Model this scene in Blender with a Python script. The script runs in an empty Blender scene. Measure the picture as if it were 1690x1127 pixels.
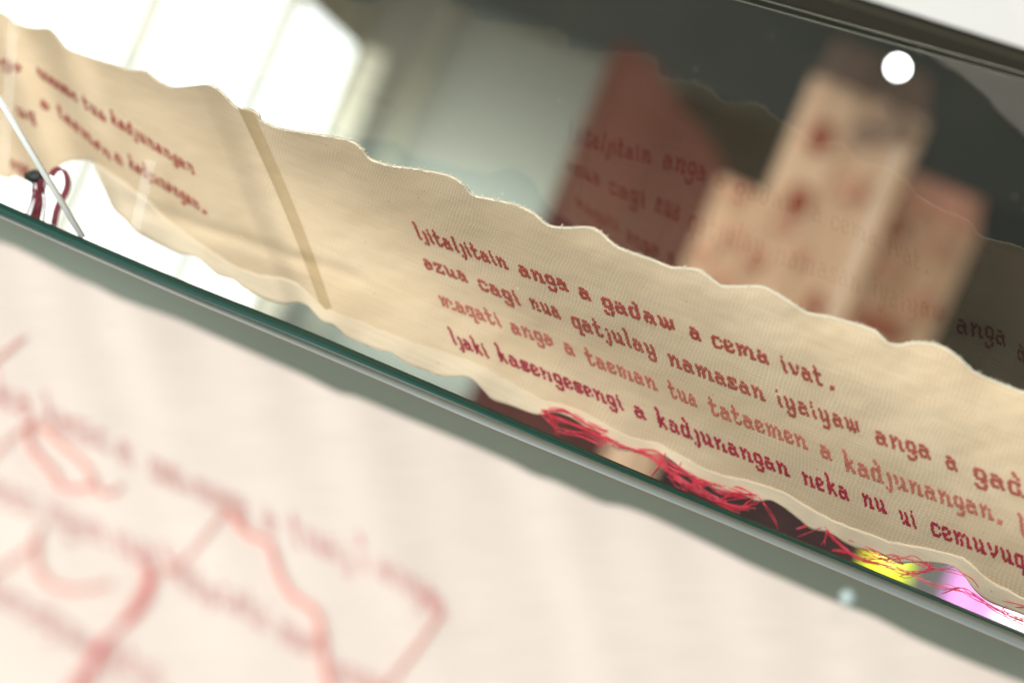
import bpy, bmesh, math, random
from mathutils import Vector, Matrix
from mathutils.noise import noise as pnoise

random.seed(7)
SC = bpy.context.scene
COL = SC.collection

# ------------------------------------------------------------------ camera
F, CX, CY = 2347.0, 845.0, 563.5          # focal length and centre in photo pixels
ROLL = math.radians(22.8)
CAM = Vector((0, 0, 1.2))
RIGHT = Vector((math.cos(ROLL), 0, math.sin(ROLL)))
UP = Vector((-math.sin(ROLL), 0, math.cos(ROLL)))
FWD = Vector((0, 1, 0))
cam_data = bpy.data.cameras.new('camera')
cam_data.lens = 50; cam_data.sensor_width = 36
cam_data.clip_start = 0.02; cam_data.clip_end = 60
cam_data.dof.use_dof = True
cam_data.dof.focus_distance = 0.497
cam_data.dof.aperture_fstop = 4.1
cam = bpy.data.objects.new('camera', cam_data); COL.objects.link(cam)
m = Matrix((RIGHT, UP, -FWD)).transposed().to_4x4(); m.translation = CAM
cam.matrix_world = m
SC.camera = cam

# ------------------------------------------------------------------ world, lamps, exposure
world = bpy.data.worlds.new('World'); SC.world = world; world.use_nodes = True
world.node_tree.nodes['Background'].inputs[0].default_value = (1.0, 1.0, .9, 1)
world.node_tree.nodes['Background'].inputs[1].default_value = 0.16
SC.view_settings.view_transform = 'Standard'
SC.view_settings.look = 'None'
SC.view_settings.exposure = 0
SC.view_settings.gamma = 1
SC.cycles.use_denoising = True
SC.cycles.max_bounces = 10
SC.cycles.transparent_max_bounces = 16

def cam_pt(x, y, z):                       # metres to the right / up / ahead of the camera
    return CAM + RIGHT * x + UP * y + FWD * z

def area(name, loc, target, size, power, color):
    d = bpy.data.lights.new(name, 'AREA'); d.shape = 'DISK'; d.size = size
    d.energy = power; d.color = color
    o = bpy.data.objects.new(name, d); COL.objects.link(o)
    o.location = loc
    o.rotation_euler = (target - loc).to_track_quat('-Z', 'Y').to_euler()
    return o
area('room_lamp', cam_pt(-0.5, 1.6, -0.35), cam_pt(-.05, 0, .4), 1.6, 14, (1, .97, .93))
area('front_fill', cam_pt(-0.5, 0.28, -1.25), cam_pt(.05, 0, .5), 0.8, 41, (1, .97, .92))  # added fill, set low so the downward-facing strip is lit
area('back_fill', cam_pt(0.9, 0.9, 1.5), cam_pt(0.1, 0.0, .5), 0.5, 26, (1, .96, .9))  # added light for the strip's back and its mirror image

# ------------------------------------------------------------------ helpers
def at(px, py, d):                         # photo pixel at a distance -> point
    return cam_pt((px - CX) / F * d, -(py - CY) / F * d, d)
def world_px(X, Z, d):                     # upright room coordinates at a distance
    return Vector((X / F * d, d, CAM.z + Z / F * d))
def lerp_poly(pts, x):
    if x <= pts[0][0]:
        (x0, y0), (x1, y1) = pts[0], pts[1]
    elif x >= pts[-1][0]:
        (x0, y0), (x1, y1) = pts[-2], pts[-1]
    else:
        for k in range(len(pts) - 1):
            if pts[k][0] <= x <= pts[k + 1][0]:
                (x0, y0), (x1, y1) = pts[k], pts[k + 1]; break
    return y0 + (y1 - y0) * (x - x0) / (x1 - x0)
def resample(pts, n):
    """smooth (Catmull-Rom) curve through the points, n samples even in length"""
    V = [Vector((*p, 0)) if len(p) == 2 else Vector(p) for p in pts]
    V = [2 * V[0] - V[1]] + V + [2 * V[-1] - V[-2]]
    fine = []
    for k in range(1, len(V) - 2):
        p0, p1, p2, p3 = V[k - 1:k + 3]
        for s in range(8):
            t = s / 8
            fine.append(.5 * (2 * p1 + (p2 - p0) * t + (2 * p0 - 5 * p1 + 4 * p2 - p3) * t * t + (3 * p1 - p0 - 3 * p2 + p3) * t ** 3))
    fine.append(V[-2])
    L = [0]
    for k in range(1, len(fine)): L.append(L[-1] + (fine[k] - fine[k - 1]).length)
    out, j = [], 0
    for i in range(n):
        s = L[-1] * i / (n - 1)
        while j < len(L) - 2 and L[j + 1] < s: j += 1
        t = (s - L[j]) / max(1e-9, L[j + 1] - L[j])
        out.append(fine[j].lerp(fine[j + 1], t))
    return out

def link(name, bm, mat, parent=None, smooth=True):
    me = bpy.data.meshes.new(name); bm.to_mesh(me); bm.free()
    if smooth:
        for p in me.polygons: p.use_smooth = True
    me.materials.append(mat)
    o = bpy.data.objects.new(name, me); COL.objects.link(o)
    if parent: o.parent = parent
    return o
def thing(name, label, cat, group=None):
    o = bpy.data.objects.new(name, None); COL.objects.link(o)
    o.empty_display_size = .01
    return tag(o, label, cat, group)
def tag(o, label, cat, group=None):
    o['label'] = label; o['category'] = cat
    if group: o['group'] = group
    return o
def struct(o, label=None):
    o['kind'] = 'structure'
    if label: o['label'] = label
    return o
def grid(bm, rows, uv=None):
    """rows: list of lists of points -> quads; uv: same shape"""
    V = [[bm.verts.new(p) for p in r] for r in rows]
    lay = bm.loops.layers.uv.verify() if uv else None
    for i in range(len(V) - 1):
        for j in range(len(V[0]) - 1):
            f = bm.faces.new((V[i][j], V[i + 1][j], V[i + 1][j + 1], V[i][j + 1]))
            if uv:
                for l, (a, b) in zip(f.loops, ((i, j), (i + 1, j), (i + 1, j + 1), (i, j + 1))):
                    l[lay].uv = uv[a][b]
    return V
def tube(bm, pts, r, sides=6, r1=None):
    n = len(pts); rings = []
    for i, p in enumerate(pts):
        d = (pts[min(i + 1, n - 1)] - pts[max(i - 1, 0)]).normalized()
        a = d.cross(FWD)
        a = a.normalized() if a.length > 1e-4 else d.cross(UP).normalized()
        b = d.cross(a).normalized()
        rr = r if r1 is None else r + (r1 - r) * i / (n - 1)
        rings.append([bm.verts.new(p + (a * math.cos(t) + b * math.sin(t)) * rr) for t in [2 * math.pi * k / sides for k in range(sides)]])
    for i in range(n - 1):
        for k in range(sides):
            bm.faces.new((rings[i][k], rings[i][(k + 1) % sides], rings[i + 1][(k + 1) % sides], rings[i + 1][k]))
    bm.faces.new(rings[0][::-1]); bm.faces.new(rings[-1])
def box(bm, corners4, depth):
    """a quad of points extruded by a vector"""
    a = [bm.verts.new(p) for p in corners4]; b = [bm.verts.new(p + depth) for p in corners4]
    bm.faces.new(a); bm.faces.new(b[::-1])
    for k in range(4): bm.faces.new((a[k], b[k], b[(k + 1) % 4], a[(k + 1) % 4]))
    bmesh.ops.recalc_face_normals(bm, faces=bm.faces)

# ------------------------------------------------------------------ materials
def nodes_of(name):
    mt = bpy.data.materials.new(name); mt.use_nodes = True
    nt = mt.node_tree
    return mt, nt, nt.nodes['Principled BSDF'], nt.nodes['Material Output']
def N(nt, t, **kw):
    n = nt.nodes.new(t)
    for k, v in kw.items():
        if k.startswith('i_'): n.inputs[k[2:].replace('_', ' ')].default_value = v
        else: setattr(n, k, v)
    return n
def plain(name, col, rough=.6, metal=0, var=.12, scale=8, bump=0, spec=.4):
    mt, nt, p, out = nodes_of(name)
    tc = N(nt, 'ShaderNodeTexCoord'); ns = N(nt, 'ShaderNodeTexNoise', i_Scale=scale, i_Detail=5.0)
    nt.links.new(tc.outputs['Object'], ns.inputs['Vector'])
    mx = N(nt, 'ShaderNodeMix', data_type='RGBA')
    mx.inputs[6].default_value = (*[c * (1 - var) for c in col], 1); mx.inputs[7].default_value = (*[min(1, c * (1 + var)) for c in col], 1)
    nt.links.new(ns.outputs['Fac'], mx.inputs[0]); nt.links.new(mx.outputs[2], p.inputs['Base Color'])
    p.inputs['Roughness'].default_value = rough; p.inputs['Metallic'].default_value = metal
    p.inputs['Specular IOR Level'].default_value = spec
    if bump:
        b = N(nt, 'ShaderNodeBump', i_Strength=bump, i_Distance=.0005)
        nt.links.new(ns.outputs['Fac'], b.inputs['Height']); nt.links.new(b.outputs[0], p.inputs['Normal'])
    return mt
def glow(name, col, strength, clear=0):
    mt, nt, p, out = nodes_of(name)
    p.inputs['Base Color'].default_value = (*col, 1)
    p.inputs['Emission Color'].default_value = (*col, 1); p.inputs['Emission Strength'].default_value = strength
    if clear:
        tr = N(nt, 'ShaderNodeBsdfTransparent'); mx = N(nt, 'ShaderNodeMixShader'); mx.inputs[0].default_value = clear
        nt.links.new(p.outputs[0], mx.inputs[1]); nt.links.new(tr.outputs[0], mx.inputs[2]); nt.links.new(mx.outputs[0], out.inputs[0])
    return mt
def thin_glass(name, ior, tint=(.97, .99, .98), rough=0.0):
    mt, nt, p, out = nodes_of(name)
    nt.nodes.remove(p)
    tr = N(nt, 'ShaderNodeBsdfTransparent'); tr.inputs[0].default_value = (*tint, 1)
    gl = N(nt, 'ShaderNodeBsdfGlossy'); gl.inputs['Roughness'].default_value = rough; gl.inputs[0].default_value = (1, 1, 1, 1)
    fr = N(nt, 'ShaderNodeFresnel'); fr.inputs[0].default_value = ior
    mx = N(nt, 'ShaderNodeMixShader')
    ge = N(nt, 'ShaderNodeNewGeometry'); io = N(nt, 'ShaderNodeMix', data_type='FLOAT')      # same reflectance from both sides
    io.inputs[2].default_value = ior; io.inputs[3].default_value = 1 / ior
    nt.links.new(ge.outputs['Backfacing'], io.inputs[0]); nt.links.new(io.outputs[0], fr.inputs[0])
    nt.links.new(fr.outputs[0], mx.inputs[0]); nt.links.new(tr.outputs[0], mx.inputs[1]); nt.links.new(gl.outputs[0], mx.inputs[2])
    nt.links.new(mx.outputs[0], out.inputs[0])
    return mt
def milky(name):
    mt, nt, p, out = nodes_of(name)
    p.inputs['Base Color'].default_value = (.85, .84, .76, 1); p.inputs['Roughness'].default_value = .3
    tr = N(nt, 'ShaderNodeBsdfTransparent'); mx = N(nt, 'ShaderNodeMixShader'); mx.inputs[0].default_value = .07
    nt.links.new(tr.outputs[0], mx.inputs[1]); nt.links.new(p.outputs[0], mx.inputs[2]); nt.links.new(mx.outputs[0], out.inputs[0])
    return mt
def cloth(name, col, hole, trans=.25, warp=1.0, strength=.35, stain=.08):
    """plain-weave linen: threads in U and V, small light gaps, slubs and faint stains"""
    mt, nt, p, out = nodes_of(name)
    uv = N(nt, 'ShaderNodeUVMap')
    sep = N(nt, 'ShaderNodeSeparateXYZ'); 
    nz = N(nt, 'ShaderNodeTexNoise', i_Scale=.06, i_Detail=3.0)
    nt.links.new(uv.outputs[0], nz.inputs['Vector'])
    # threads wander a little
    wob = N(nt, 'ShaderNodeVectorMath', operation='SCALE'); wob.inputs[3].default_value = 1.6 * warp
    nt.links.new(nz.outputs['Color'], wob.inputs[0])
    add = N(nt, 'ShaderNodeVectorMath', operation='ADD')
    nt.links.new(uv.outputs[0], add.inputs[0]); nt.links.new(wob.outputs[0], add.inputs[1])
    nt.links.new(add.outputs[0], sep.inputs[0])
    def sin(sock):
        a = N(nt, 'ShaderNodeMath', operation='MULTIPLY'); a.inputs[1].default_value = 2 * math.pi
        s = N(nt, 'ShaderNodeMath', operation='SINE'); h = N(nt, 'ShaderNodeMath', operation='MULTIPLY_ADD'); h.inputs[1].default_value = .5; h.inputs[2].default_value = .5
        nt.links.new(sock, a.inputs[0]); nt.links.new(a.outputs[0], s.inputs[0]); nt.links.new(s.outputs[0], h.inputs[0])
        return h.outputs[0]
    su, sv = sin(sep.outputs[0]), sin(sep.outputs[1])
    gap = N(nt, 'ShaderNodeMath', operation='MULTIPLY'); nt.links.new(su, gap.inputs[0]); nt.links.new(sv, gap.inputs[1])
    gp = N(nt, 'ShaderNodeMath', operation='POWER'); gp.inputs[1].default_value = 2.2
    nt.links.new(gap.outputs[0], gp.inputs[0])
    # where the weave is open
    op = N(nt, 'ShaderNodeTexNoise', i_Scale=.045, i_Detail=4.0); nt.links.new(uv.outputs[0], op.inputs['Vector'])
    opr = N(nt, 'ShaderNodeMapRange'); opr.inputs[1].default_value = .35; opr.inputs[2].default_value = .7; opr.inputs[3].default_value = .25; opr.inputs[4].default_value = 1.0
    nt.links.new(op.outputs['Fac'], opr.inputs[0])
    fac = N(nt, 'ShaderNodeMath', operation='MULTIPLY'); nt.links.new(gp.outputs[0], fac.inputs[0]); nt.links.new(opr.outputs[0], fac.inputs[1])
    fs = N(nt, 'ShaderNodeMath', operation='MULTIPLY'); fs.inputs[1].default_value = strength * 2; nt.links.new(fac.outputs[0], fs.inputs[0])
    st = N(nt, 'ShaderNodeTexNoise', i_Scale=.02, i_Detail=6.0); nt.links.new(uv.outputs[0], st.inputs['Vector'])
    base = N(nt, 'ShaderNodeMix', data_type='RGBA')
    base.inputs[6].default_value = (*[c * (1 - stain * k) for c, k in zip(col, (.6, 1, 1.5))], 1); base.inputs[7].default_value = (*[min(1, c * (1 + stain * .8)) for c in col], 1)
    nt.links.new(st.outputs['Fac'], base.inputs[0])
    # slubs: stretched noise along the weft
    mp = N(nt, 'ShaderNodeMapping'); mp.inputs['Scale'].default_value = (.05, 1.0, 1); nt.links.new(uv.outputs[0], mp.inputs[0])
    sl = N(nt, 'ShaderNodeTexNoise', i_Scale=1.0, i_Detail=2.0); nt.links.new(mp.outputs[0], sl.inputs['Vector'])
    slr = N(nt, 'ShaderNodeMapRange'); slr.inputs[1].default_value = .3; slr.inputs[2].default_value = .8; slr.inputs[3].default_value = .94; slr.inputs[4].default_value = 1.05
    nt.links.new(sl.outputs['Fac'], slr.inputs[0])
    mul = N(nt, 'ShaderNodeVectorMath', operation='SCALE'); nt.links.new(base.outputs[2], mul.inputs[0]); nt.links.new(slr.outputs[0], mul.inputs[3])
    mx = N(nt, 'ShaderNodeMix', data_type='RGBA'); nt.links.new(fs.outputs[0], mx.inputs[0]); nt.links.new(mul.outputs[0], mx.inputs[6])
    mx.inputs[7].default_value = (*hole, 1)  # light passing through the weave gaps, put into the colour
    # sparse dark flecks in the flax
    vo = N(nt, 'ShaderNodeTexNoise', i_Scale=.8, i_Detail=0.0); nt.links.new(uv.outputs[0], vo.inputs['Vector'])
    vr = N(nt, 'ShaderNodeMapRange'); vr.inputs[1].default_value = .83; vr.inputs[2].default_value = .88; vr.inputs[3].default_value = 0; vr.inputs[4].default_value = .5
    nt.links.new(vo.outputs['Fac'], vr.inputs[0])
    mf = N(nt, 'ShaderNodeMix', data_type='RGBA'); nt.links.new(vr.outputs[0], mf.inputs[0]); nt.links.new(mx.outputs[2], mf.inputs[6]); mf.inputs[7].default_value = (*[c * .45 for c in col], 1)
    nt.links.new(mf.outputs[2], p.inputs['Base Color'])
    p.inputs['Roughness'].default_value = .9; p.inputs['Specular IOR Level'].default_value = .1
    bp = N(nt, 'ShaderNodeBump', i_Strength=.35, i_Distance=.0003)
    sm = N(nt, 'ShaderNodeMath', operation='ADD'); nt.links.new(su, sm.inputs[0]); nt.links.new(sv, sm.inputs[1])
    inv = N(nt, 'ShaderNodeMath', operation='MULTIPLY'); inv.inputs[1].default_value = -.5; nt.links.new(sm.outputs[0], inv.inputs[0])
    nt.links.new(inv.outputs[0], bp.inputs['Height']); nt.links.new(bp.outputs[0], p.inputs['Normal'])
    tl = N(nt, 'ShaderNodeBsdfTranslucent'); nt.links.new(mf.outputs[2], tl.inputs[0])
    ms = N(nt, 'ShaderNodeMixShader'); ms.inputs[0].default_value = trans
    nt.links.new(p.outputs[0], ms.inputs[1]); nt.links.new(tl.outputs[0], ms.inputs[2]); nt.links.new(ms.outputs[0], out.inputs[0])
    return mt

M = dict(
    linen=cloth('shaded_linen', (.79, .64, .455), (.98, .90, .78), trans=.16, strength=.55, warp=3.0, stain=.13),  # strip's shade put into the colour, darker than its actual cream-white
    hem=cloth('lit_border_linen', (.93, .80, .62), (.98, .9, .78), trans=.2, strength=.15, stain=.05),  # strip linen lightened: light on the lower border put into the colour
    tape=cloth('seam_linen', (.58, .44, .27), (.7, .58, .4), trans=.1, strength=.2),
    white_linen=cloth('lit_linen', (.82, .75, .695), (.86, .79, .74), trans=.1, strength=.15, stain=.05),  # cream-white cloth, its brighter light put into a whiter colour
    banner=cloth('red_cloth', (.12, .032, .026), (.15, .045, .035), trans=.05),
    panel=cloth('cream_panel', (.90, .60, .42), (.92, .68, .52), trans=.1, stain=.25),
    panel_dim=cloth('dim_brown_panel', (.17, .115, .09), (.2, .15, .12), trans=.05, stain=.3),
    tan_patch=cloth('tan_patch', (.42, .29, .22), (.46, .33, .26), trans=.05, stain=.3),
    patch=cloth('russet_patch', (.42, .12, .075), (.45, .18, .12), trans=.05, stain=.3),
    patch2=cloth('rose_patch', (.72, .36, .26), (.75, .42, .32), trans=.05, stain=.3),
    maroon=plain('maroon_cloth', (.075, .018, .02), .85, var=.25, scale=5, bump=.4),
    edge_thread=plain('edge_thread', (.88, .84, .70), .8, var=.1, scale=300, bump=.6),
    st1=plain('brick_stitch', (.34, .07, .055), .75, var=.3, scale=260),
    st2=plain('brick_stitch_worn', (.37, .095, .072), .75, var=.3, scale=260),
    st3=plain('rose_stitch', (.47, .16, .12), .75, var=.25, scale=260),
    st4=plain('crimson_stitch', (.36, .032, .058), .7, var=.3, scale=260),
    st5=plain('near_stitch', (.74, .37, .36), .8, var=.2, scale=200),
    thread=plain('red_thread', (.80, .05, .10), .5, var=.25, scale=300),
    thread_near=plain('coral_thread', (.78, .20, .16), .6, var=.25, scale=120),
    dark_thread=plain('maroon_thread', (.20, .025, .045), .6, var=.3, scale=200),
    black=plain('dark_cord', (.02, .025, .025), .5),
    rail=plain('rail_paint', (.205, .245, .205), .75, var=.06, scale=25, bump=.05, spec=.1),
    edge=plain('green_glass_edge', (.007, .058, .045), .3, var=.2, scale=20, spec=.25),
    chamfer=plain('satin_aluminium', (.27, .32, .315), .4, metal=.3, var=.06, scale=40),
    steel=plain('polished_glass_rod', (.93, .95, .95), .3, var=.03),
    lid=plain('white_lid', (.74, .74, .74), .5, var=.02),
    back_glass=thin_glass('back_glass', 2.1),
    front_glass=thin_glass('front_glass', 1.12),
    milky_glint=milky('joint_glint'),
    olive=plain('olive_wall', (.20, .195, .145), .8, var=.15, scale=2),
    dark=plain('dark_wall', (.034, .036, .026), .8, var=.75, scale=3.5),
    blue=plain('grey_green_wall', (.18, .182, .15), .8, var=.03, scale=2),
    cream=plain('cream_paint', (.72, .68, .54), .7, var=.04),
    grey=plain('pale_wall', (.55, .54, .52), .8, var=.05),
    frame=plain('window_frame_paint', (.75, .74, .66), .6, var=.03),
    window=glow('daylight', (.97, 1, 1), 1.9),
    spot=glow('spot_light', (1, 1, 1), 40),
    yellow=glow('yellow_glow', (.82, .90, .02), .85, .22),
    pink=glow('pink_glow', (.84, .38, .82), .85, .22),
    white=glow('white_glow', (.92, .96, 1), 1.1),
    bulb=glow('bulb_glow', (1, .98, .92), 3.0),
    pin=plain('bead_glass', (.36, .46, .46), .4, var=.05),
)

# ================================================================== LARGE STRUCTURE: the room behind
def room_quad(name, pts, mat, thick=.05):
    """pts: (X, Z, distance) in upright room units"""
    bm = bmesh.new()
    box(bm, [world_px(*p) for p in pts], Vector((0, thick, 0)))
    return link(name, bm, mat, smooth=False)

DW = 3.0
# back wall: one grey-green colour graded by the added light, dark recess on the right
struct(room_quad('wall', [(-470, -700, 3.2), (-470, 1500, 3.2), (90, 1500, 3.2), (90, -700, 3.2)], M['blue']))
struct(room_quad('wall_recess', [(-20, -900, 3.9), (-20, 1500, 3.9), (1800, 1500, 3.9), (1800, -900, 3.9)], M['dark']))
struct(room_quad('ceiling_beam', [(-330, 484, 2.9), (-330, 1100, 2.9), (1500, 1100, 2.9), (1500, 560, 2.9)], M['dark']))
struct(room_quad('wall_post', [(-318, -700, 3.1), (-318, 760, 3.1), (-296, 760, 3.1), (-296, -700, 3.1)], M['olive']))
struct(room_quad('pale_wall', [(740, -700, 3.4), (740, -20, 3.4), (1500, -20, 3.4), (1500, -700, 3.4)], M['grey']))
struct(room_quad('floor', [(-1500, -720, 1.2), (-1500, -700, 4.5), (1800, -700, 4.5), (1800, -720, 1.2)], M['grey']))
# added unseen light behind the strip, grading the wall from bright to dark
d = bpy.data.lights.new('added_wall_light', 'AREA'); d.shape = 'RECTANGLE'; d.size = .55; d.size_y = .06; d.energy = 6.5; d.color = (.88, 1, 1)
o = bpy.data.objects.new('added_wall_light', d); COL.objects.link(o); o.location = world_px(-190, 50, 2.93)
o.rotation_euler = (world_px(-190, 80, 3.2) - o.location).to_track_quat('-Z', 'Y').to_euler()

# window in the receding left wall
win = thing('window', 'bright white window with pale mullions behind the left end of the cloth strip', 'window')
A = Vector((-428 / F * 3.0, 3.0)); B = Vector((-997 / F * 1.84, 1.84)); ab = B - A
def wpt(t, z):
    q = A + ab * t
    return Vector((q.x, q.y, CAM.z + z))
ztop = 345 / F * 3.0
bm = bmesh.new(); box(bm, [wpt(0, -.9), wpt(0, ztop), wpt(1.4, ztop), wpt(1.4, -.9)], Vector((-.02, .01, 0))); link('pane', bm, M['window'], win, False)
for t in (.34, .72):
    bm = bmesh.new(); box(bm, [wpt(t, -.9), wpt(t, ztop), wpt(t + .007, ztop), wpt(t + .007, -.9)], Vector((.03, .01, 0))); link('mullion', bm, M['frame'], win, False)
bm = bmesh.new(); box(bm, [wpt(-.02, ztop), wpt(-.02, ztop + .5), wpt(1.4, ztop + .5), wpt(1.4, ztop)], Vector((-.03, .01, 0))); link('lintel', bm, M['olive'], win, False)
pil = tag(room_quad('pillar', [(-415, -700, 2.95), (-415, 352, 2.95), (-376, 352, 2.95), (-376, -700, 2.95)], M['cream']),
          'slim cream pillar beside the bright window', 'pillar')

# ------------------------------------------------------------------ hanging cloths far behind
def drape(name, poly, d, mat, parent=None, amp=.006, n=26, label=None, cat=None, group=None):
    """a hanging cloth: outline left/right edges per height, with soft vertical folds and its own thickness"""
    left, right = poly
    zs = [left[0][1] + (left[-1][1] - left[0][1]) * k / n for k in range(n + 1)]
    L = sorted((z, x) for x, z in left); R = sorted((z, x) for x, z in right)
    rows, uvs = [], []
    for z in zs:
        a, b = lerp_poly(L, z), lerp_poly(R, z)
        row, uvr = [], []
        for j in range(n + 1):
            x = a + (b - a) * j / n
            dep = d + amp * math.sin(x * .045 + z * .004) + amp * .6 * math.sin(x * .11 + 2)
            row.append(world_px(x * d / dep, z, dep)); uvr.append((x * .5, z * .5))
        rows.append(row); uvs.append(uvr)
    bm = bmesh.new(); grid(bm, rows, uvs)
    o = link(name, bm, mat, parent)
    s = o.modifiers.new('thickness', 'SOLIDIFY'); s.thickness = .004; s.offset = 1
    if label: tag(o, label, cat, group)
    return o
drape('hanging_drape', ([(-32, 523), (-32, -260)], [(24, 523), (231, 393), (231, -260)]), 2.3, M['banner'],
      label='dark red drape with a sloping shoulder hanging beside the blue grey wall', cat='drape')
g = 'cream hanging cloths in the background'
c1 = thing('hanging_cloth', 'tall central cream hanging cloth with a dimmed brown top, highest of the three', 'hanging cloth', g)
drape('cloth_panel', ([(291, 598), (291, -40)], [(492, 590), (492, -40)]), 2.25, M['panel'], c1)
drape('dim_top', ([(303, 668), (293, 599)], [(472, 652), (490, 599)]), 2.25, M['panel_dim'], c1)  # top lacks the pane's reflection; that dimness is put into the colour
def patch(par, X0, X1, Z0, Z1, d, mat):
    """a smudgy appliqued shape"""
    bm = bmesh.new(); c = bm.verts.new(world_px((X0 + X1) / 2, (Z0 + Z1) / 2, d - .016)); ring = []
    k = 22; ph = random.random() * 9
    for i in range(k):
        t = 2 * math.pi * i / k; r = 1 + .22 * pnoise(Vector((math.cos(t) * 1.5 + ph, math.sin(t) * 1.5, 0)))
        ring.append(bm.verts.new(world_px((X0 + X1) / 2 + (X1 - X0) / 2 * r * math.cos(t), (Z0 + Z1) / 2 + (Z1 - Z0) / 2 * r * math.sin(t), d - .016)))
    for i in range(k): bm.faces.new((c, ring[i], ring[(i + 1) % k]))
    o = link('red_motif', bm, mat, par)
    s = o.modifiers.new('thickness', 'SOLIDIFY'); s.thickness = .003
for q in ((315, 362, 480, 535, 'patch'), (325, 368, 372, 425, 'patch'), (330, 360, 330, 372, 'patch2'), (400, 450, 428, 468, 'patch2'), (405, 484, 540, 596, 'tan_patch'), (380, 430, 520, 560, 'tan_patch'),
          (420, 455, 232, 268, 'patch'), (300, 340, 262, 300, 'patch2'), (370, 400, 300, 330, 'patch2')):
    patch(c1, *q[:4], 2.25, M[q[4]])
c2 = thing('hanging_cloth', 'short cream hanging cloth beside the dark red drape, lowest of the three', 'hanging cloth', g)
drape('cloth_panel', ([(212, 385), (212, -270)], [(300, 392), (300, -270)]), 2.2, M['panel'], c2)
for q in ((232, 268, 360, 386), (250, 288, 288, 312), (225, 250, 240, 270), (262, 300, 215, 240)): patch(c2, *q, 2.2, M['patch2'])
c3 = thing('hanging_cloth', 'wide cream hanging cloth with a rose red upper part, right of the central one', 'hanging cloth', g)
drape('cloth_panel', ([(470, 470), (470, -30)], [(640, 470), (632, -30)]), 2.35, M['panel'], c3)
drape('rose_band', ([(478, 514), (472, 448)], [(628, 506), (640, 448)]), 2.33, M['patch2'], c3)
for q in ((485, 535, 402, 436, 'patch'), (560, 625, 404, 428, 'patch2'), (500, 560, 340, 365, 'patch2'), (575, 630, 300, 340, 'patch2'), (500, 600, 235, 280, 'patch')):
    patch(c3, *q[:4], 2.33, M[q[4]])
drape('plinth_cover', ([(290, -10), (290, -420)], [(676, -10), (676, -420)]), 2.5, M['maroon'], label='dark maroon cloth cover under the cream hanging cloths', cat='cover', amp=.01)

# glowing lamps low on the right
def lantern(name, X, Z, rx, rz, d, mat, label, capmat):
    t = thing(name, label, 'lantern', 'glowing lanterns in the background')
    bm = bmesh.new(); prof = []
    for k in range(17):
        a = math.pi * k / 16; prof.append((math.sin(a) ** .75 * rx, math.cos(a) * rz))
    s = 28; c = world_px(X, Z, d); u = d / F
    rings = [[bm.verts.new(c + Vector((r * u * math.cos(2 * math.pi * j / s), r * u * math.sin(2 * math.pi * j / s), z * u))) for j in range(s)] for r, z in prof]
    for i in range(16):
        for j in range(s): bm.faces.new((rings[i][j], rings[i][(j + 1) % s], rings[i + 1][(j + 1) % s], rings[i + 1][j]))
    bmesh.ops.remove_doubles(bm, verts=bm.verts, dist=1e-5)
    link('shade', bm, mat, t)
    bm = bmesh.new(); bmesh.ops.create_icosphere(bm, subdivisions=3, radius=rx * u * .42)
    for v in bm.verts: v.co += c + Vector((0, 0, rz * u * .3))
    link('bulb', bm, M['bulb'], t)
    bm = bmesh.new(); tube(bm, [c + Vector((0, 0, (rz - 1) * u)), c + Vector((0, 0, (rz + 9) * u))], 9 * u, 16); link('cap', bm, capmat, t)
lantern('paper_lantern', 714, -104, 38, 62, 2.2, M['yellow'], 'glowing yellow lantern behind the loose red threads', M['grey'])
lantern('paper_lantern', 866, -80, 45, 120, 2.4, M['pink'], 'glowing lilac pink lantern at the lower right behind the threads', M['grey'])
lantern('paper_lantern', 966, -78, 66, 130, 2.4, M['white'], 'glowing white lantern at the far lower right', M['grey'])

# ceiling spot, a small bright disc out of focus
sp = thing('ceiling_spot', 'small round white ceiling spotlight glowing at the upper right', 'spotlight')
c = at(1482, 112, 2.15)
bm = bmesh.new(); bmesh.ops.create_circle(bm, cap_ends=True, segments=24, radius=.0075)
for v in bm.verts: v.co = c + RIGHT * v.co.x + UP * v.co.y
link('lamp_face', bm, M['spot'], sp, False)
bm = bmesh.new(); tube(bm, [c + FWD * .002, c + FWD * .06], .0085, 20); link('housing', bm, M['dark'], sp)

# ================================================================== THE GLASS CASE
a_ = Vector((1, .41, -.481)); b_ = Vector((.38, 1, 1.19))
NC = a_.cross(b_).normalized()                         # strip normal in (right, down, ahead)
R0 = .5 * Vector(((1100 - CX) / F, (600 - CY) / F, 1))
def plane_depth(px, py, n, q):
    r = Vector(((px - CX) / F, (py - CY) / F, 1))
    return n.dot(q) / n.dot(r)
NP = Vector((.7554, -.61, 1)).normalized(); QP = R0 + NP * .0446
def pane_at(px, py, off=0): return at(px, py, plane_depth(px, py, NP, QP) + off)
NCW = (RIGHT * NC.x - UP * NC.y + FWD * NC.z).normalized()    # points away from the camera
NPW = (RIGHT * NP.x - UP * NP.y + FWD * NP.z).normalized()

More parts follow.
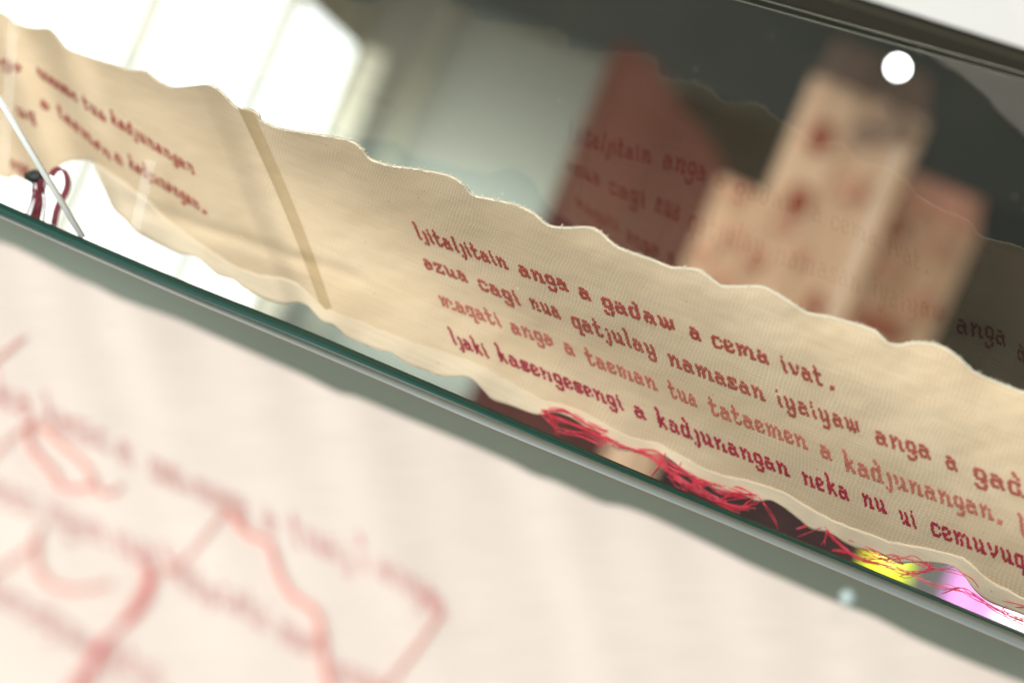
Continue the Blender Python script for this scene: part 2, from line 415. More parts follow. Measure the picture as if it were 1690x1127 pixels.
bp = thing('glass_sheet', 'clear glass sheet behind the cloth strip, mirroring its stitched back', 'glass sheet')
bm = bmesh.new()
top = [(-300, -420), (1200, -6), (1395, 42), (1690, 128), (2100, 250)]
cs = [pane_at(-300, -420), pane_at(2000, 221), pane_at(2000, 1300), pane_at(-300, 1300)]
V = [bm.verts.new(p) for p in cs]; f = bm.faces.new(V); f.normal_update()
if f.normal.dot(FWD) > 0: f.normal_flip()
link('pane', bm, M['back_glass'], bp, False)
bm = bmesh.new()
for o_ in (0, -13):
    tube(bm, [pane_at(785, -122 + o_), pane_at(900, -88 + o_), pane_at(2000, 221 + o_ * .8)], .00028, 6)
link('polished_edge', bm, plain('olive_glass_edge', (.10, .10, .07), .4), bp)
bm = bmesh.new()
cs = [at(900, -168, .66), at(2000, 178, .66), at(2000, -300, .66), at(900, -650, .66)]
box(bm, cs, FWD * .05 + UP * .03)
lid = link('white_beam', bm, M['lid'], None, False); tag(lid, 'white beam above the glass case at the top right corner', 'beam')

bm = bmesh.new()
box(bm, [at(900, -150, .675), at(2000, 198, .675), at(2000, 150, .675), at(900, -200, .675)], FWD * .03)
link('gasket', bm, plain('dark_gasket', (.10, .092, .07), .8, spec=.05), lid, False)

# front pane and its green edge
L2A = [(-150, 266), (0, 334), (136, 393), (296, 461), (500, 542), (800, 670), (1200, 840), (1690, 1044), (1900, 1131)]
L2B = [(-150, 288), (0, 352), (136, 411), (296, 480), (500, 563), (800, 686), (1200, 850), (1690, 1051), (1900, 1138)]
L2C = [(-150, 296), (0, 359), (136, 419), (296, 489), (500, 574), (800, 702), (1200, 866), (1690, 1072), (1900, 1160)]
def dfront(px): return .537 - .065 * px / 1690
def front_at(px, py):
    # plane through the glass foot line, parallel to the strip
    q = Vector(((px - CX) / F, (py - CY) / F, 1))
    p0 = dfront(845) * Vector((0, (lerp_poly(L2B, 845) - CY) / F, 1))
    return at(px, py, NC.dot(p0) / NC.dot(q))
def strip_between(bm, A_, B_, dA, dB, thick=None, seg=40, x0=-140, x1=1880):
    rows = [[], []]
    for k in range(seg + 1):
        x = x0 + (x1 - x0) * k / seg
        rows[0].append(at(x, lerp_poly(A_, x), dA(x))); rows[1].append(at(x, lerp_poly(B_, x), dB(x)))
    grid(bm, rows)
fp = thing('glass_sheet', 'front glass sheet with a dark green lower edge standing on the rail', 'glass sheet')
bm = bmesh.new()
x0, x1 = -140, 1880
p0, p1 = at(x0, lerp_poly(L2A, x0), dfront(x0)), at(x1, lerp_poly(L2A, x1), dfront(x1))
upv = (RIGHT * -.38 + UP * 1 - FWD * .48).normalized()
V = [bm.verts.new(p) for p in (p0, p1, p1 + upv * .40, p0 + upv * .40)]; f = bm.faces.new(V); f.normal_update()
if f.normal.dot(FWD) > 0: f.normal_flip()
link('pane', bm, M['front_glass'], fp, False)
bm = bmesh.new()
for k in range(60):
    a, b = random.random(), random.random() ** 1.5
    c = p0.lerp(p1, a) + upv * (.012 + .2 * b) - FWD * .0004
    r_ = random.uniform(.00006, .00022)
    bmesh.ops.create_icosphere(bm, subdivisions=1, radius=r_, matrix=Matrix.Translation(c))
link('dust', bm, M['edge_thread'], fp)['kind'] = 'stuff'
bm = bmesh.new(); strip_between(bm, L2A, L2B, lambda x: dfront(x) + .001, lambda x: dfront(x) - .003)
bmesh.ops.recalc_face_normals(bm, faces=bm.faces)
e = link('polished_edge', bm, M['edge'], fp); s = e.modifiers.new('thickness', 'SOLIDIFY'); s.thickness = .0012; s.offset = -1
rl = thing('case_rail', 'grey green painted rail under the glass between the two cloths', 'rail')
bm = bmesh.new(); strip_between(bm, L2B, L2C, lambda x: dfront(x) - .003, lambda x: dfront(x) - .0075)
e = link('metal_trim', bm, M['chamfer'], rl); s = e.modifiers.new('thickness', 'SOLIDIFY'); s.thickness = .0008; s.offset = -1
L2D = [(x, y + 190) for x, y in L2C]; L2E = [(x, y + 3) for x, y in L2C]
bm = bmesh.new(); strip_between(bm, L2E, L2D, lambda x: dfront(x) - .0085, lambda x: dfront(x) - .026)
e = link('painted_face', bm, M['rail'], rl); s = e.modifiers.new('thickness', 'SOLIDIFY'); s.thickness = .006; s.offset = -1
bm = bmesh.new(); strip_between(bm, L2C, L2E, lambda x: dfront(x) - .0075, lambda x: dfront(x) - .0085)
e = link('groove', bm, plain('groove_shadow_gap', (.20, .18, .15), .6), rl)

# glass corner rods at the far left
rod = tag(link('corner_rod', (lambda b: (tube(b, [at(-60, 60, .515), at(-5, 158, .515), at(137, 392, .535)], .0012, 10), b)[1])(bmesh.new()), M['steel']),
          'bright polished corner rod slanting down at the far left', 'rod')
for pts, lab in ((((24, 0), (2, 330)), 'faint painted glint of an upright glass joint at the far left edge'),
                 (((248, 262), (214, 418)), 'faint painted glint of an upright glass joint over the end of the left text'),
                 (((1484, 240), (1372, 520)), 'pale painted glint of an upright glass joint in front of the cream hanging cloths')):
    bm = bmesh.new(); dd = .56 if pts[0][0] < 1000 else .95
    (xa, ya), (xb, yb) = pts; w = 9 if xa < 1000 else 11
    box(bm, [at(xa - w, ya, dd), at(xa + w, ya + 4, dd), at(xb + w, yb + 4, dd), at(xb - w, yb, dd)], FWD * .0006)
    tag(link('joint_glint', bm, M['milky_glint'], None, False), lab, 'glass joint', 'upright glass joints')  # milky streaks: light caught by glass edges, put into the colour

# ================================================================== THE CLOTH STRIP
TOP = [(-140, -40), (0, 20), (25, 38), (55, 47), (80, 48), (95, 62), (110, 80), (140, 92), (180, 105), (215, 116), (240, 118), (260, 133), (285, 144), (320, 142), (345, 141), (365, 152), (390, 178), (410, 180), (428, 190), (432, 200), (465, 213), (520, 222), (575, 232), (597, 246), (610, 262), (640, 273), (690, 280), (740, 290), (765, 305), (780, 322), (810, 329), (850, 338), (880, 352), (905, 372), (935, 376), (970, 375), (990, 383), (1015, 405), (1040, 416), (1075, 428), (1105, 440), (1122, 442), (1147, 444), (1164, 452), (1183, 466), (1198, 472), (1254, 472), (1274, 480), (1299, 495), (1321, 510), (1337, 517), (1381, 525), (1440, 543), (1455, 556), (1469, 567), (1486, 568), (1511, 564), (1542, 567), (1564, 576), (1586, 593), (1610, 614), (1651, 632), (1690, 646), (1730, 655), (1760, 675), (1800, 690), (1880, 720)]
BOT = [(-140, 250), (0, 293), (23, 291), (43, 299), (62, 296), (80, 286), (94, 277), (117, 266), (148, 266), (164, 281), (176, 309), (191, 340), (211, 359), (227, 377), (250, 390), (281, 406), (300, 413), (327, 418), (345, 433), (363, 448), (390, 457), (405, 469), (433, 484), (457, 493), (475, 496), (496, 493), (511, 498), (523, 510), (535, 523), (553, 528), (565, 538), (581, 552), (626, 570), (647, 574), (659, 582), (677, 594), (710, 606), (722, 612), (747, 615), (768, 614), (785, 620), (804, 640), (817, 653), (845, 662), (890, 677), (919, 674), (944, 681), (973, 699), (992, 707), (1005, 723), (1021, 736), (1047, 739), (1085, 742), (1101, 745), (1123, 761), (1146, 779), (1168, 793), (1200, 805), (1228, 809), (1252, 820), (1274, 818), (1295, 829), (1323, 851), (1342, 866), (1372, 872), (1397, 888), (1422, 899), (1446, 902), (1468, 912), (1486, 922), (1520, 920), (1554, 922), (1579, 929), (1594, 943), (1610, 965), (1631, 983), (1656, 994), (1690, 1006), (1740, 1030), (1800, 1060), (1880, 1100)]
HEMIN = [(150, 262), (200, 296), (245, 329), (266, 352), (296, 376), (355, 418), (390, 440), (430, 452), (469, 458), (487, 463), (505, 478), (529, 500), (556, 513), (602, 531), (662, 555), (722, 576), (771, 591), (804, 605), (852, 634), (874, 646), (900, 660), (925, 664), (960, 676), (1000, 697), (1027, 714), (1060, 724), (1091, 731), (1125, 750), (1155, 768), (1190, 782), (1240, 792), (1290, 808), (1330, 832), (1370, 855), (1410, 870), (1470, 892), (1540, 905), (1590, 918), (1640, 960), (1690, 985), (1800, 1040)]
def fold_x(py): return 400 + (py - 180) * .41
def sstep(a, b, x):
    t = min(1, max(0, (x - a) / (b - a))); return t * t * (3 - 2 * t)
def strip_depth(px, py):
    d = plane_depth(px, py, NC, R0)
    w_ = .068 if d < .503 else .042
    d = .503 + w_ * math.tanh((d - .503) / w_)          # the cloth bows, so its far corners stay near
    k = fold_x(py) - px
    if k > 0: d += .0002 * k * sstep(0, 60, k)              # the left end turns away past the seam
    top, bot = lerp_poly(TOP, px), lerp_poly(BOT, px)
    v = (py - top) / max(40, bot - top)
    s = px + .3 * py
    ft, fb = math.exp(-max(v, 0) * 4.5), math.exp(-max(1 - v, 0) * 4.5)
    d += 0.0010 * math.sin(s * 2 * math.pi / 152 + 1.0) * ft + .0013 * math.sin(s * 2 * math.pi / 131 + 2.2) * fb
    d += .0022 * pnoise(Vector((px * .004, py * .006, 3))) + .0010 * pnoise(Vector((px * .013, py * .018, 8))) + .0003 * pnoise(Vector((px * .04, py * .05, 2)))
    # added crease imitating a soft shadow band from the left text towards the seam
    if px < 640:
        yc = 330 + (px - 200) * .335
        d += .0022 * math.exp(-((py - yc) / 13) ** 2) * sstep(170, 260, px) * (1 - sstep(560, 635, px))
    # gathers where the left end is pinned
    if px < 200: d += .0035 * math.sin((px * .9 - py * .35) * .07) * (1 - sstep(90, 230, px))
    return d
def on_strip(px, py, lift=0.0): return at(px, py, strip_depth(px, py)) - NCW * lift
UVK = 1 / 4.3
def uv_of(px, py):                                            # thread counts along and across the weave
    g_ = 1 + .00022 * (px - 845)
    return ((px * .93 + py * .22) * UVK / g_, (py - .37 * px) * UVK * 1.05 / g_)

strip = thing('cloth_strip', 'long cream linen strip with wavy edges and four lines of red cross stitch behind glass', 'cloth')
bm = bmesh.new()
tp, bt = resample(TOP, 640), resample(BOT, 640)
NS = 72; rows, uvs = [], []
for i in range(640):
    X = tp[i].x
    a0 = tp[i]; b0 = bt[i]
    row, ur = [], []
    for j in range(NS + 1):
        t = j / NS; px, py = a0.x + (b0.x - a0.x) * t, a0.y + (b0.y - a0.y) * t
        row.append(on_strip(px, py)); ur.append(uv_of(px, py))
    rows.append(row); uvs.append(ur)
grid(bm, rows, uvs); bmesh.ops.recalc_face_normals(bm, faces=bm.faces)
bm.faces.ensure_lookup_table(); bm.normal_update()
if bm.faces[1000].normal.dot(NCW) > 0: bmesh.ops.reverse_faces(bm, faces=bm.faces)
body = link('linen', bm, M['linen'], strip)
s = body.modifiers.new('thickness', 'SOLIDIFY'); s.thickness = .0006; s.offset = -1
# whipped edge along the top
bm = bmesh.new()
pts = [on_strip(p.x, p.y + .6 + 1.1 * pnoise(Vector((p.x * .09, 0, 4))), .0001) for p in resample(TOP, 1400)]
pts = [p + UP * .00016 * pnoise(Vector((i * .35, 0, 0))) for i, p in enumerate(pts)]
tube(bm, pts, .00024, 6); link('whipped_edge', bm, M['edge_thread'], strip)
# stray fibres on the edge
bm = bmesh.new()
ed = resample(TOP, 900)
for k in range(650):
    p = ed[random.randrange(880)]; l = random.uniform(2, 6)
    a = random.uniform(-2.6, -.5)
    tube(bm, [on_strip(p.x, p.y + 1, .0002), on_strip(p.x + l * .5 * math.cos(a), p.y + l * .5 * math.sin(a), .0003), on_strip(p.x + l * math.cos(a + .5), p.y + l * math.sin(a + .5), random.uniform(-.0003, .0008))], .00008, 3)
link('edge_fibres', bm, M['edge_thread'], strip)['kind'] = 'stuff'
# brightened band along the bottom, its light put into a paler colour
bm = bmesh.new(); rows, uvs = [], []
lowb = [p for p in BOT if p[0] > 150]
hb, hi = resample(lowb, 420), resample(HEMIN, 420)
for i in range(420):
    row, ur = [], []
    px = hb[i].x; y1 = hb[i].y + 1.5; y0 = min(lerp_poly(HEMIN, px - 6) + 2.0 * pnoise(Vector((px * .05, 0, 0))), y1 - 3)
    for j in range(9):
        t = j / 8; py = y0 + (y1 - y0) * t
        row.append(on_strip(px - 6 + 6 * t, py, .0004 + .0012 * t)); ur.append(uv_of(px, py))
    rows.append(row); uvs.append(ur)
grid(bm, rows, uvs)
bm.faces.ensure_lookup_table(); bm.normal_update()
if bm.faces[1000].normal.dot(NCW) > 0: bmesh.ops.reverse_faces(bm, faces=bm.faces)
h = link('lit_border', bm, M['hem'], strip); s = h.modifiers.new('thickness', 'SOLIDIFY'); s.thickness = .0003; s.offset = -1
# seam tape where two lengths are joined
bm = bmesh.new(); rows, uvs = [], []
for i in range(60):
    py = 181 + (520 - 181) * i / 59; t = i / 59
    xc = 405 + (py - 181) * .405 + 14 * math.sin(t * 3.0) * .5; w = 13 - 3 * t
    rows.append([on_strip(xc + w * q, py + w * q * .35, .0005 * (1 - q * q) + .00015) for q in (-1, -.7, -.3, .1, .5, .85, 1)])
    uvs.append([uv_of(xc + w * q, py) for q in (-1, -.7, -.3, .1, .5, .85, 1)])
grid(bm, rows, uvs)
bm.faces.ensure_lookup_table(); bm.normal_update()
if bm.faces[20].normal.dot(NCW) > 0: bmesh.ops.reverse_faces(bm, faces=bm.faces)
link('seam_tape', bm, M['tape'], strip)

# ------------------------------------------------------------------ the cross-stitch alphabet (13 rows: 4 up, 6 body, 3 down)
FONT = {
 'a': ('....', ' .###..|....##.|.#####.|##..##.|##..##.|.###.##', ''),
 'n': ('', ' ##.##..|.###.##.|.##..##.|.##..##.|.##..##.|.##..###', ''),
 'm': ('', ' ##.##.##..|.###.##.##.|.##.##..##.|.##.##..##.|.##.##..##.|.##.##..###', ''),
 'u': ('', ' ##..##.|.##..##.|.##..##.|.##..##.|.##.###.|..##.###', ''),
 'i': ('..#.', ' ##.|.##.|.##.|.##.|.##.|..##', ''),
 'j': ('', ' .##|..##|..##|..##|..##|..##', ' ..##|#.##|.##.'),
 'l': (' ##..|.##.|.##.|.##.', ' .##.|.##.|.##.|.##.|.##.|..##', ''),
 't': (' .....|.#...|.##..|.##..', ' #####.|.##...|.##...|.##...|.##..#|..###.', ''),
 'g': ('', ' .####.|##..##|##..##|##..##|.#####|...##.', ' ....##|##..##|.####.'),
 'd': (' ..##...|...##..|....##.|....##.', ' .#####.|##..##.|##..##.|##..##.|##..##.|.####.#', ''),
 'w': ('', ' ##..#..##|.##.##.##.|.##.##.##.|.##.##.##.|.######.#.|..##.##...', ''),
 'c': ('', ' .####.|##...#|##....|##....|##...#|.####.', ''),
 'e': ('', ' .###..|##..##|##.##.|###...|##...#|.####.', ''),
 'v': ('', ' ##...##|.##..##|.##..##|..##.#.|..###..|...#...', ''),
 'z': ('', ' ######|#..##.|..##..|.##...|##...#|######', ''),
 'q': ('', ' .#####|##..##|##..##|##..##|##..##|.#####', ' ....##|....##|....###'),
 'y': ('', ' ##..##.|.##..##.|.##..##.|.##..##.|.##.###.|..##.##.', ' .....##.|.##..##.|..####..'),
 's': ('', ' .#####|##...#|.###..|..###.|#...##|#####.', ''),
 'k': (' ##.....|.##....|.##....|.##....', ' .##.##.|.####..|.###...|.####..|.##.##.|.##..##', ''),
 'o': ('', ' .####.|##..##|##..##|##..##|##..##|.####.', ''),
 '.': ('', ' ...|...|...|...|.##|.##', ''),
}
def glyph(ch):
    up, mid, dn = FONT[ch]
    cells, w = [], 0
    U = up.strip().split('|') if '#' in up else []
    if ch == 'i': U = ['.#..']; 
    for k, r in enumerate(U):
        y = 6 + len(U) - 1 - k + (1 if ch == 'i' else 0)
        for x, c_ in enumerate(r):
            if c_ == '#': cells.append((x, y))
    for k, r in enumerate(mid.strip().split('|')):
        w = max(w, len(r))
        for x, c_ in enumerate(r):
            if c_ == '#': cells.append((x, 5 - k))
    for k, r in enumerate(dn.strip().split('|') if dn else []):
        for x, c_ in enumerate(r):
            if c_ == '#': cells.append((x, -1 - k))
    out = []                                       # two stitches side by side become one wide stitch, stepped from row to row
    for y in {c_[1] for c_ in cells}:
        xs = sorted(x for x, yy in cells if yy == y); k = 0
        while k < len(xs):
            e = k
            while e + 1 < len(xs) and xs[e + 1] == xs[e] + 1: e += 1
            if e - k == 1: out.append((xs[k] + .5 + (.22 if y % 2 else -.12), y, 1.42))
            else: out += [(x, y, 1.06) for x in xs[k:e + 1]]
            k = e + 1
    return out, w
def stitch(bm, c, u, v, nrm, back, jit=1.0):
    """one cross: two ridged diagonal bars over the linen, going through to the back"""
    for (dx, dy) in ((1, 1), (1, -1)):
        ax = (u * dx + v * dy) * .5 * 1.0; sd = (u * dx - v * dy) * .5 * .30
        c2_ = c + nrm * (.00012 if dy > 0 else 0)
        j = Vector((random.uniform(-1, 1), 0, random.uniform(-1, 1))) * .00006 * jit
        q = [c2_ - ax - sd + j, c2_ + ax - sd + j, c2_ + ax + sd + j, c2_ - ax + sd + j]
        f = [bm.verts.new(p) for p in q]
        r0 = bm.verts.new(c2_ - ax * .7 + nrm * .00028 + j); r1 = bm.verts.new(c2_ + ax * .7 + nrm * .00028 + j)
        bm.faces.new((f[0], f[1], r1, r0)); bm.faces.new((f[1], f[2], r1)); bm.faces.new((f[2], f[3], r0, r1)); bm.faces.new((f[3], f[0], r0))
        if back:
            b = [bm.verts.new(p - nrm * back) for p in q]
            bm.faces.new(b[::-1])
            for k in range(4): bm.faces.new((f[k], b[k], b[(k + 1) % 4], f[(k + 1) % 4]))
def word(bm, text, p0, p1, ch, lean, surf, nrm, back=.0013, drop=.035):
    gl = [glyph(c_) for c_ in text]
    W = sum(w + 1 for _, w in gl) - 1
    dx, dy = (p1[0] - p0[0]) / W, (p1[1] - p0[1]) / W
    x0 = 0
    def P(i, j): return surf(p0[0] + dx * i - lean * ch * j, p0[1] + dy * i - ch * j)
    for cells, w in gl:
        for (i, j, wd) in cells:
            if random.random() < drop: continue
            i2, j2 = i + x0 + .5, j + .5
            c_ = P(i2, j2)
            stitch(bm, c_, (P(i2 + .5, j2) - P(i2 - .5, j2)) * wd, P(i2, j2 + .5) - P(i2, j2 - .5), nrm, back)
        x0 += w + 1
def leanf(px): return lerp_poly([(0, .55), (680, .42), (1090, .25), (1390, .18), (1690, .12)], px)
def chf(px): return lerp_poly([(0, 2.2), (680, 2.75), (1100, 3.15), (1690, 3.75)], px)
LINES = [
 ('st1', [('ljitaljitain', (690, 393), (840, 444)), ('anga', (859, 453), (940, 481)), ('a', (958, 490), (977, 496)), ('gadaw', (996, 507), (1118, 547)), ('a', (1140, 556), (1159, 563)), ('cema', (1177, 571), (1271, 601)), ('ivat', (1291, 612), (1361, 637)), ('.', (1366, 640), (1378, 644))]),
 ('st2', [('azua', (703, 442), (774, 466)), ('cagi', (793, 476), (861, 504)), ('nua', (878, 508), (927, 526)), ('qatjulay', (946, 538), (1086, 589)), ('namasan', (1105, 601), (1264, 661)), ('iyaiyaw', (1283, 668), (1422, 716)), ('anga', (1446, 730), (1538, 758)), ('a', (1562, 771), (1582, 778)), ('gadaw', (1608, 791), (1762, 846))]),
 ('st3', [('maqati', (729, 503), (830, 540)), ('anga', (846, 548), (917, 572)), ('a', (934, 581), (951, 588)), ('taeman', (970, 599), (1086, 644)), ('tua', (1107, 654), (1152, 671)), ('tataemen', (1173, 682), (1334, 741)), ('a', (1355, 752), (1375, 760)), ('kadjunangan', (1394, 775), (1641, 858)), ('.', (1642, 860), (1655, 866)), ('ljaki', (1682, 882), (1780, 918))]),
 ('st4', [('ljaki', (748, 566), (809, 591)), ('kasengesengi', (824, 594), (1031, 677)), ('a', (1049, 686), (1068, 693)), ('kadjunangan', (1086, 702), (1304, 786)), ('neka', (1326, 797), (1403, 826)), ('nu', (1425, 833), (1464, 847)), ('ui', (1486, 861), (1514, 872)), ('cemuvuq', (1538, 881), (1692, 938)), ('anga', (1712, 946), (1800, 978))]),
]
for mat, ws in LINES:
    bm = bmesh.new()
    for t, p0, p1 in ws:
        xm = (p0[0] + p1[0]) / 2
        word(bm, t, p0, p1, chf(xm), leanf(xm), lambda x, y: on_strip(x, y, .0003), -NCW)
    o = link('stitched_line', bm, M[mat], strip, False)
    o['label'] = {'st1': 'brick red line of stitched writing ending in a full stop', 'st2': 'brick red second line of writing', 'st3': 'faded rose line of writing', 'st4': 'crimson bottom line of writing'}[mat]
for ws in ([('anga', (-40, 96), (40, 122)), ('namasan', (62, 124), (128, 168)), ('tua', (138, 176), (176, 202)), ('kadjunangan', (184, 202), (322, 288))],
           [('uq', (28, 190), (58, 200)), ('a', (68, 176), (84, 186)), ('taeman', (96, 190), (184, 264)), ('a', (190, 264), (204, 274)), ('kadjunangan', (214, 276), (330, 346)), ('.', (331, 347), (342, 354))],
           [('nga', (18, 276), (50, 288))]):
    bm = bmesh.new()
    for t, p0, p1 in ws:
        word(bm, t, p0, p1, 2.3, .12, lambda x, y: on_strip(x, y, .0003), -NCW, drop=.12)
    link('stitched_line', bm, M['st1'], strip, False)

# ------------------------------------------------------------------ red threads hanging in the gap
def thread_path(pts, jit, seed, n=40):
    rnd = random.Random(seed)
    q = [(x + rnd.gauss(0, jit), y + rnd.gauss(0, jit * .7)) for x, y in pts]
    S = resample(q, n)
    dz = rnd.uniform(-.002, .002)
    return [at(p.x, p.y, strip_depth(p.x, p.y) - .0015 + dz + .001 * math.sin(i * .3 + seed)) for i, p in enumerate(S)]
def bundle(label, strands, r):
    bm = bmesh.new()
    for k, (pts, n, jit) in enumerate(strands):
        for s_ in range(n):
            tube(bm, thread_path(pts, jit if n > 1 else jit * .3, k * 31 + s_ * 7 + len(label)), r * random.uniform(.7, 1.15), 5)
    tag(link('thread_tangle', bm, M['thread'], None), label, 'threads', 'red thread tails under the cloth strip')
bundle('fan of red thread tails at the left end of the gap under the text', [
    ([(893, 676), (915, 690), (950, 702), (985, 714), (1018, 734)], 9, 3.5),
    ([(896, 677), (912, 698), (925, 712), (965, 722), (1000, 734)], 4, 4),
    ([(905, 682), (914, 700), (917, 718)], 3, 2),
    ([(930, 712), (962, 716), (1002, 730), (1022, 736), (1040, 742)], 3, 2.5),
    ([(900, 678), (930, 678), (965, 697), (1000, 712)], 8, 3.2)], .00017)
bundle('thick red thread tangle hanging below the middle of the cloth strip', [
    ([(1022, 735), (1060, 748), (1090, 765), (1120, 790), (1150, 806)], 8, 3),
    ([(1050, 742), (1085, 752), (1110, 770), (1160, 792), (1200, 812), (1240, 818)], 7, 4),
    ([(1100, 748), (1090, 765), (1074, 785)], 2, 1), ([(1124, 762), (1118, 778), (1112, 792)], 1, 1),
    ([(1110, 780), (1125, 810), (1140, 800), (1165, 800)], 4, 4),
    ([(1115, 785), (1145, 808), (1175, 822), (1205, 834), (1238, 838)], 5, 4),
    ([(1150, 798), (1180, 826), (1220, 840), (1240, 830), (1256, 818), (1230, 816), (1195, 820), (1190, 836), (1215, 846)], 4, 5),
    ([(1140, 792), (1180, 800), (1215, 806), (1255, 822)], 5, 3),
    ([(1254, 820), (1262, 834), (1276, 852), (1284, 872)], 2, 1.5)], .00018)
bundle('split tuft of red thread tails where the gap turns darkest', [
    ([(1315, 872), (1335, 868), (1352, 870), (1366, 872)], 4, 1.5),
    ([(1318, 884), (1340, 876), (1356, 870)], 2, 1.5),
    ([(1364, 873), (1362, 886), (1358, 900)], 2, 1.5),
    ([(1364, 873), (1376, 890), (1398, 908), (1422, 922), (1450, 930)], 8, 2),
    ([(1376, 908), (1400, 912), (1425, 924), (1470, 936)], 4, 2),
    ([(1400, 890), (1430, 902), (1460, 916), (1490, 928)], 2, 2)], .00017)
bundle('loose looping red threads crossing the yellow and lilac lanterns', [
    ([(1420, 900), (1440, 915), (1470, 925), (1490, 930)], 4, 4),
    ([(1424, 920), (1460, 922), (1490, 922), (1515, 926), (1535, 938), (1500, 945), (1470, 938)], 5, 6),
    ([(1486, 926), (1505, 920), (1530, 928), (1536, 940), (1515, 946), (1492, 946)], 3, 3),
    ([(1470, 936), (1500, 948), (1540, 964), (1570, 972), (1600, 980), (1640, 1004), (1665, 1014), (1690, 1022)], 4, 3.5),
    ([(1500, 926), (1530, 936), (1550, 940), (1575, 934), (1590, 930), (1606, 942), (1622, 958), (1650, 964), (1664, 985), (1670, 998)], 1, 1),
    ([(1500, 922), (1525, 925), (1537, 936), (1570, 940), (1600, 955), (1625, 982), (1680, 996), (1700, 1000)], 2, 2),
    ([(1560, 976), (1590, 970), (1610, 984), (1640, 1006), (1700, 1030)], 3, 3),
    ([(1690, 1002), (1664, 1000), (1656, 1008), (1668, 1018), (1690, 1024)], 2, 2)], .00014)

# maroon tassel at the far left
ts = thing('tassel', 'maroon tassel with a loop and dark knot hanging at the far left', 'tassel')
bm = bmesh.new(); c = at(60, 292, .565)
for k in range(26):
    a, b = random.gauss(0, 5), random.gauss(0, 5)
    tube(bm, [at(p.x, p.y, .565 + random.uniform(-.002, .002)) for p in resample([(66 + a * .4, 288), (66 + a * .8, 305), (62 + b, 330), (54 + b * 1.3, 362), (50 + b * 1.5, 380)], 10)], .0004, 4)
link('tail', bm, M['dark_thread'], ts)
bm = bmesh.new()
for k in range(7):
    j = random.gauss(0, 1.6)
    tube(bm, [at(p.x + j, p.y + j * .5, .565) for p in resample([(84, 290), (92, 280), (104, 280), (111, 298), (108, 316), (98, 334), (92, 350), (88, 372)], 20)], .0005, 5)
link('loop', bm, M['dark_thread'], ts)
bm = bmesh.new(); bmesh.ops.create_icosphere(bm, subdivisions=3, radius=1)
for v in bm.verts:
    q = v.co.copy(); k = 1 + .2 * pnoise(q * 2)
    v.co = c + (RIGHT * q.x * .0046 + UP * q.y * .0026 + FWD * q.z * .003) * k
link('knot', bm, M['black'], ts)

# ================================================================== THE NEAR CLOTH
NEAR = [(-200, 330), (0, 392), (44, 410), (118, 448), (160, 466), (192, 483), (237, 500), (296, 521), (349, 545), (414, 574), (500, 612), (556, 640), (590, 649), (662, 679), (753, 717), (836, 753), (880, 776), (919, 789), (960, 808), (996, 824), (1027, 829), (1075, 846), (1155, 884), (1240, 926), (1292, 949), (1369, 983), (1440, 1010), (1508, 1045), (1600, 1085), (1690, 1121), (1730, 1138)]
NEAR = [(x, y + 6) for x, y in NEAR]
def near_depth(px, py):
    q = py - (390 + px * .428)
    inv = 2.66 + q / 730 * 1.05
    d = 1 / inv
    s = px * .9 - q * .25
    d += (.0006 * math.sin(s * .021 + 2 * pnoise(Vector((s * .006, q * .004, 9)))) + .0003 * math.sin(s * .043 + 1.3)) * math.exp(-max(q, 0) / 330)
    d += .0016 * pnoise(Vector((px * .003, py * .003, 1))) + .0005 * pnoise(Vector((px * .008, py * .008, 5)))
    return d
def on_near(px, py, lift=0): return at(px, py, near_depth(px, py) - lift)
near = thing('cloth_strip', 'blurred white linen strip with pale red writing lying closest at the lower left', 'cloth')
bm = bmesh.new(); nt_ = resample(NEAR, 300); rows, uvs = [], []
for p in nt_:
    row, ur = [], []
    for j in range(61):
        py = p.y + (1250 - p.y) * (j / 60) ** 1.3
        px = p.x - (py - p.y) * .1
        row.append(on_near(px, py)); ur.append((px / 6, py / 6))
    rows.append(row); uvs.append(ur)
grid(bm, rows, uvs)
bm.faces.ensure_lookup_table(); bm.normal_update()
if bm.faces[1000].normal.dot(FWD) > 0: bmesh.ops.reverse_faces(bm, faces=bm.faces)
nb = link('linen', bm, M['white_linen'], near); s = nb.modifiers.new('thickness', 'SOLIDIFY'); s.thickness = .0007; s.offset = -1
NL = [[('naka', (-70, 650), (55, 690)), ('kasen', (76, 704), (182, 748)), ('a', (196, 760), (222, 772)), ('cemu', (250, 790), (316, 816)), ('maqa', (325, 822), (412, 862)), ('a', (435, 872), (460, 882)), ('tuaj', (482, 896), (580, 936)), ('l', (592, 936), (612, 946)), ('anga', (626, 952), (722, 1006)), ('a', (706, 1006), (740, 1024))],
      [('taeman', (-80, 800), (62, 852)), ('ngan', (78, 860), (176, 902)), ('ua', (188, 908), (260, 940)), ('i', (264, 940), (296, 954)), ('kadju', (296, 966), (360, 1004)), ('tata', (366, 1000), (446, 1044)), ('men', (462, 1060), (540, 1090)), ('anga', (552, 1120), (640, 1160))],
      [('azua', (-60, 970), (30, 1010)), ('cagi', (34, 1018), (104, 1052)), ('nua', (108, 1056), (152, 1082)), ('qatju', (166, 1092), (270, 1140))]]
for ws in NL:
    bm = bmesh.new()
    for t, p0, p1 in ws: word(bm, t, p0, p1, 6.3, .12, lambda x, y: on_near(x, y, .0003), -FWD, back=0, drop=.14)
    link('stitched_line', bm, M['st5'], near, False)
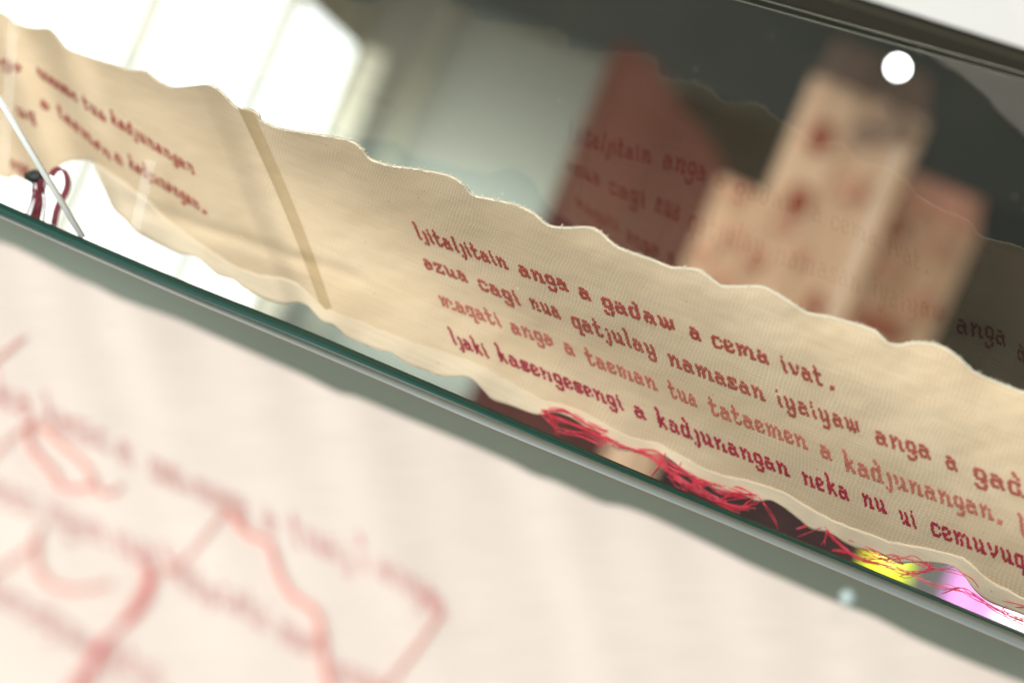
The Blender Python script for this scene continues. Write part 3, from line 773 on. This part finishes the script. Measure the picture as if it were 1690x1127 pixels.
def near_tail(pts, r, mat='thread_near', n=1, jit=1.5):
    bm = bmesh.new()
    for k in range(n):
        j1, j2 = random.gauss(0, jit) * (n > 1), random.gauss(0, jit) * (n > 1)
        tube(bm, [on_near(p.x + j1, p.y + j2, .0012) for p in resample(pts, 40)], r, 6)
    return link('thread_tail', bm, M[mat], near)
near_tail([(-30, 612), (10, 580), (40, 556)], 0.000294)
near_tail([(-20, 760), (20, 720), (56, 692)], 0.000252)
near_tail([(56, 690), (46, 716), (56, 745), (84, 775), (100, 802), (126, 806), (152, 800)], 0.000378)
near_tail([(64, 700), (100, 732), (140, 768), (162, 808), (182, 814), (200, 800)], 0.000336)
near_tail([(376, 838), (340, 880), (300, 928), (270, 942)], 0.000252)
near_tail([(376, 842), (410, 880), (444, 896), (458, 940), (480, 980), (518, 1006), (532, 1050), (534, 1090), (546, 1140)], 0.000462)
near_tail([(726, 1012), (700, 1050), (670, 1090), (630, 1140)], 0.000336)
for q in range(5):                             # a loose bundle of thread ends that forks at its top
    j_ = random.gauss(0, 7)
    near_tail([(232 + 9 * q, 918 + 8 * q), (238 + j_ * .6, 965), (226 + j_, 992), (206 + j_ * .5, 1022), (168 - j_ * .6, 1068), (142 + j_ * .7, 1102), (112 + j_ * 1.5, 1145)], random.uniform(.00012, .00024), 'thread_near' if q % 2 else 'thread')
near_tail([(70, 868), (58, 890), (62, 948)], 0.000336)
near_tail([(58, 896), (20, 925), (-20, 950)], 0.000294)
near_tail([(62, 940), (84, 964), (130, 972), (182, 962)], 0.000336)
# little glass bead pinned to its edge
bead = thing('bead', 'small pale blue glass bead pinned on the edge of the near cloth', 'bead')
c = on_near(1398, 985, .003)
bm = bmesh.new(); bmesh.ops.create_uvsphere(bm, u_segments=20, v_segments=12, radius=1)
for v in bm.verts: v.co = c + RIGHT * v.co.x * .0021 + UP * v.co.y * .0021 + FWD * v.co.z * .002
link('ball', bm, M['pin'], bead)
bm = bmesh.new(); tube(bm, [c, on_near(1392, 1002, .0004)], .0003, 6); link('shank', bm, M['pin'], bead)
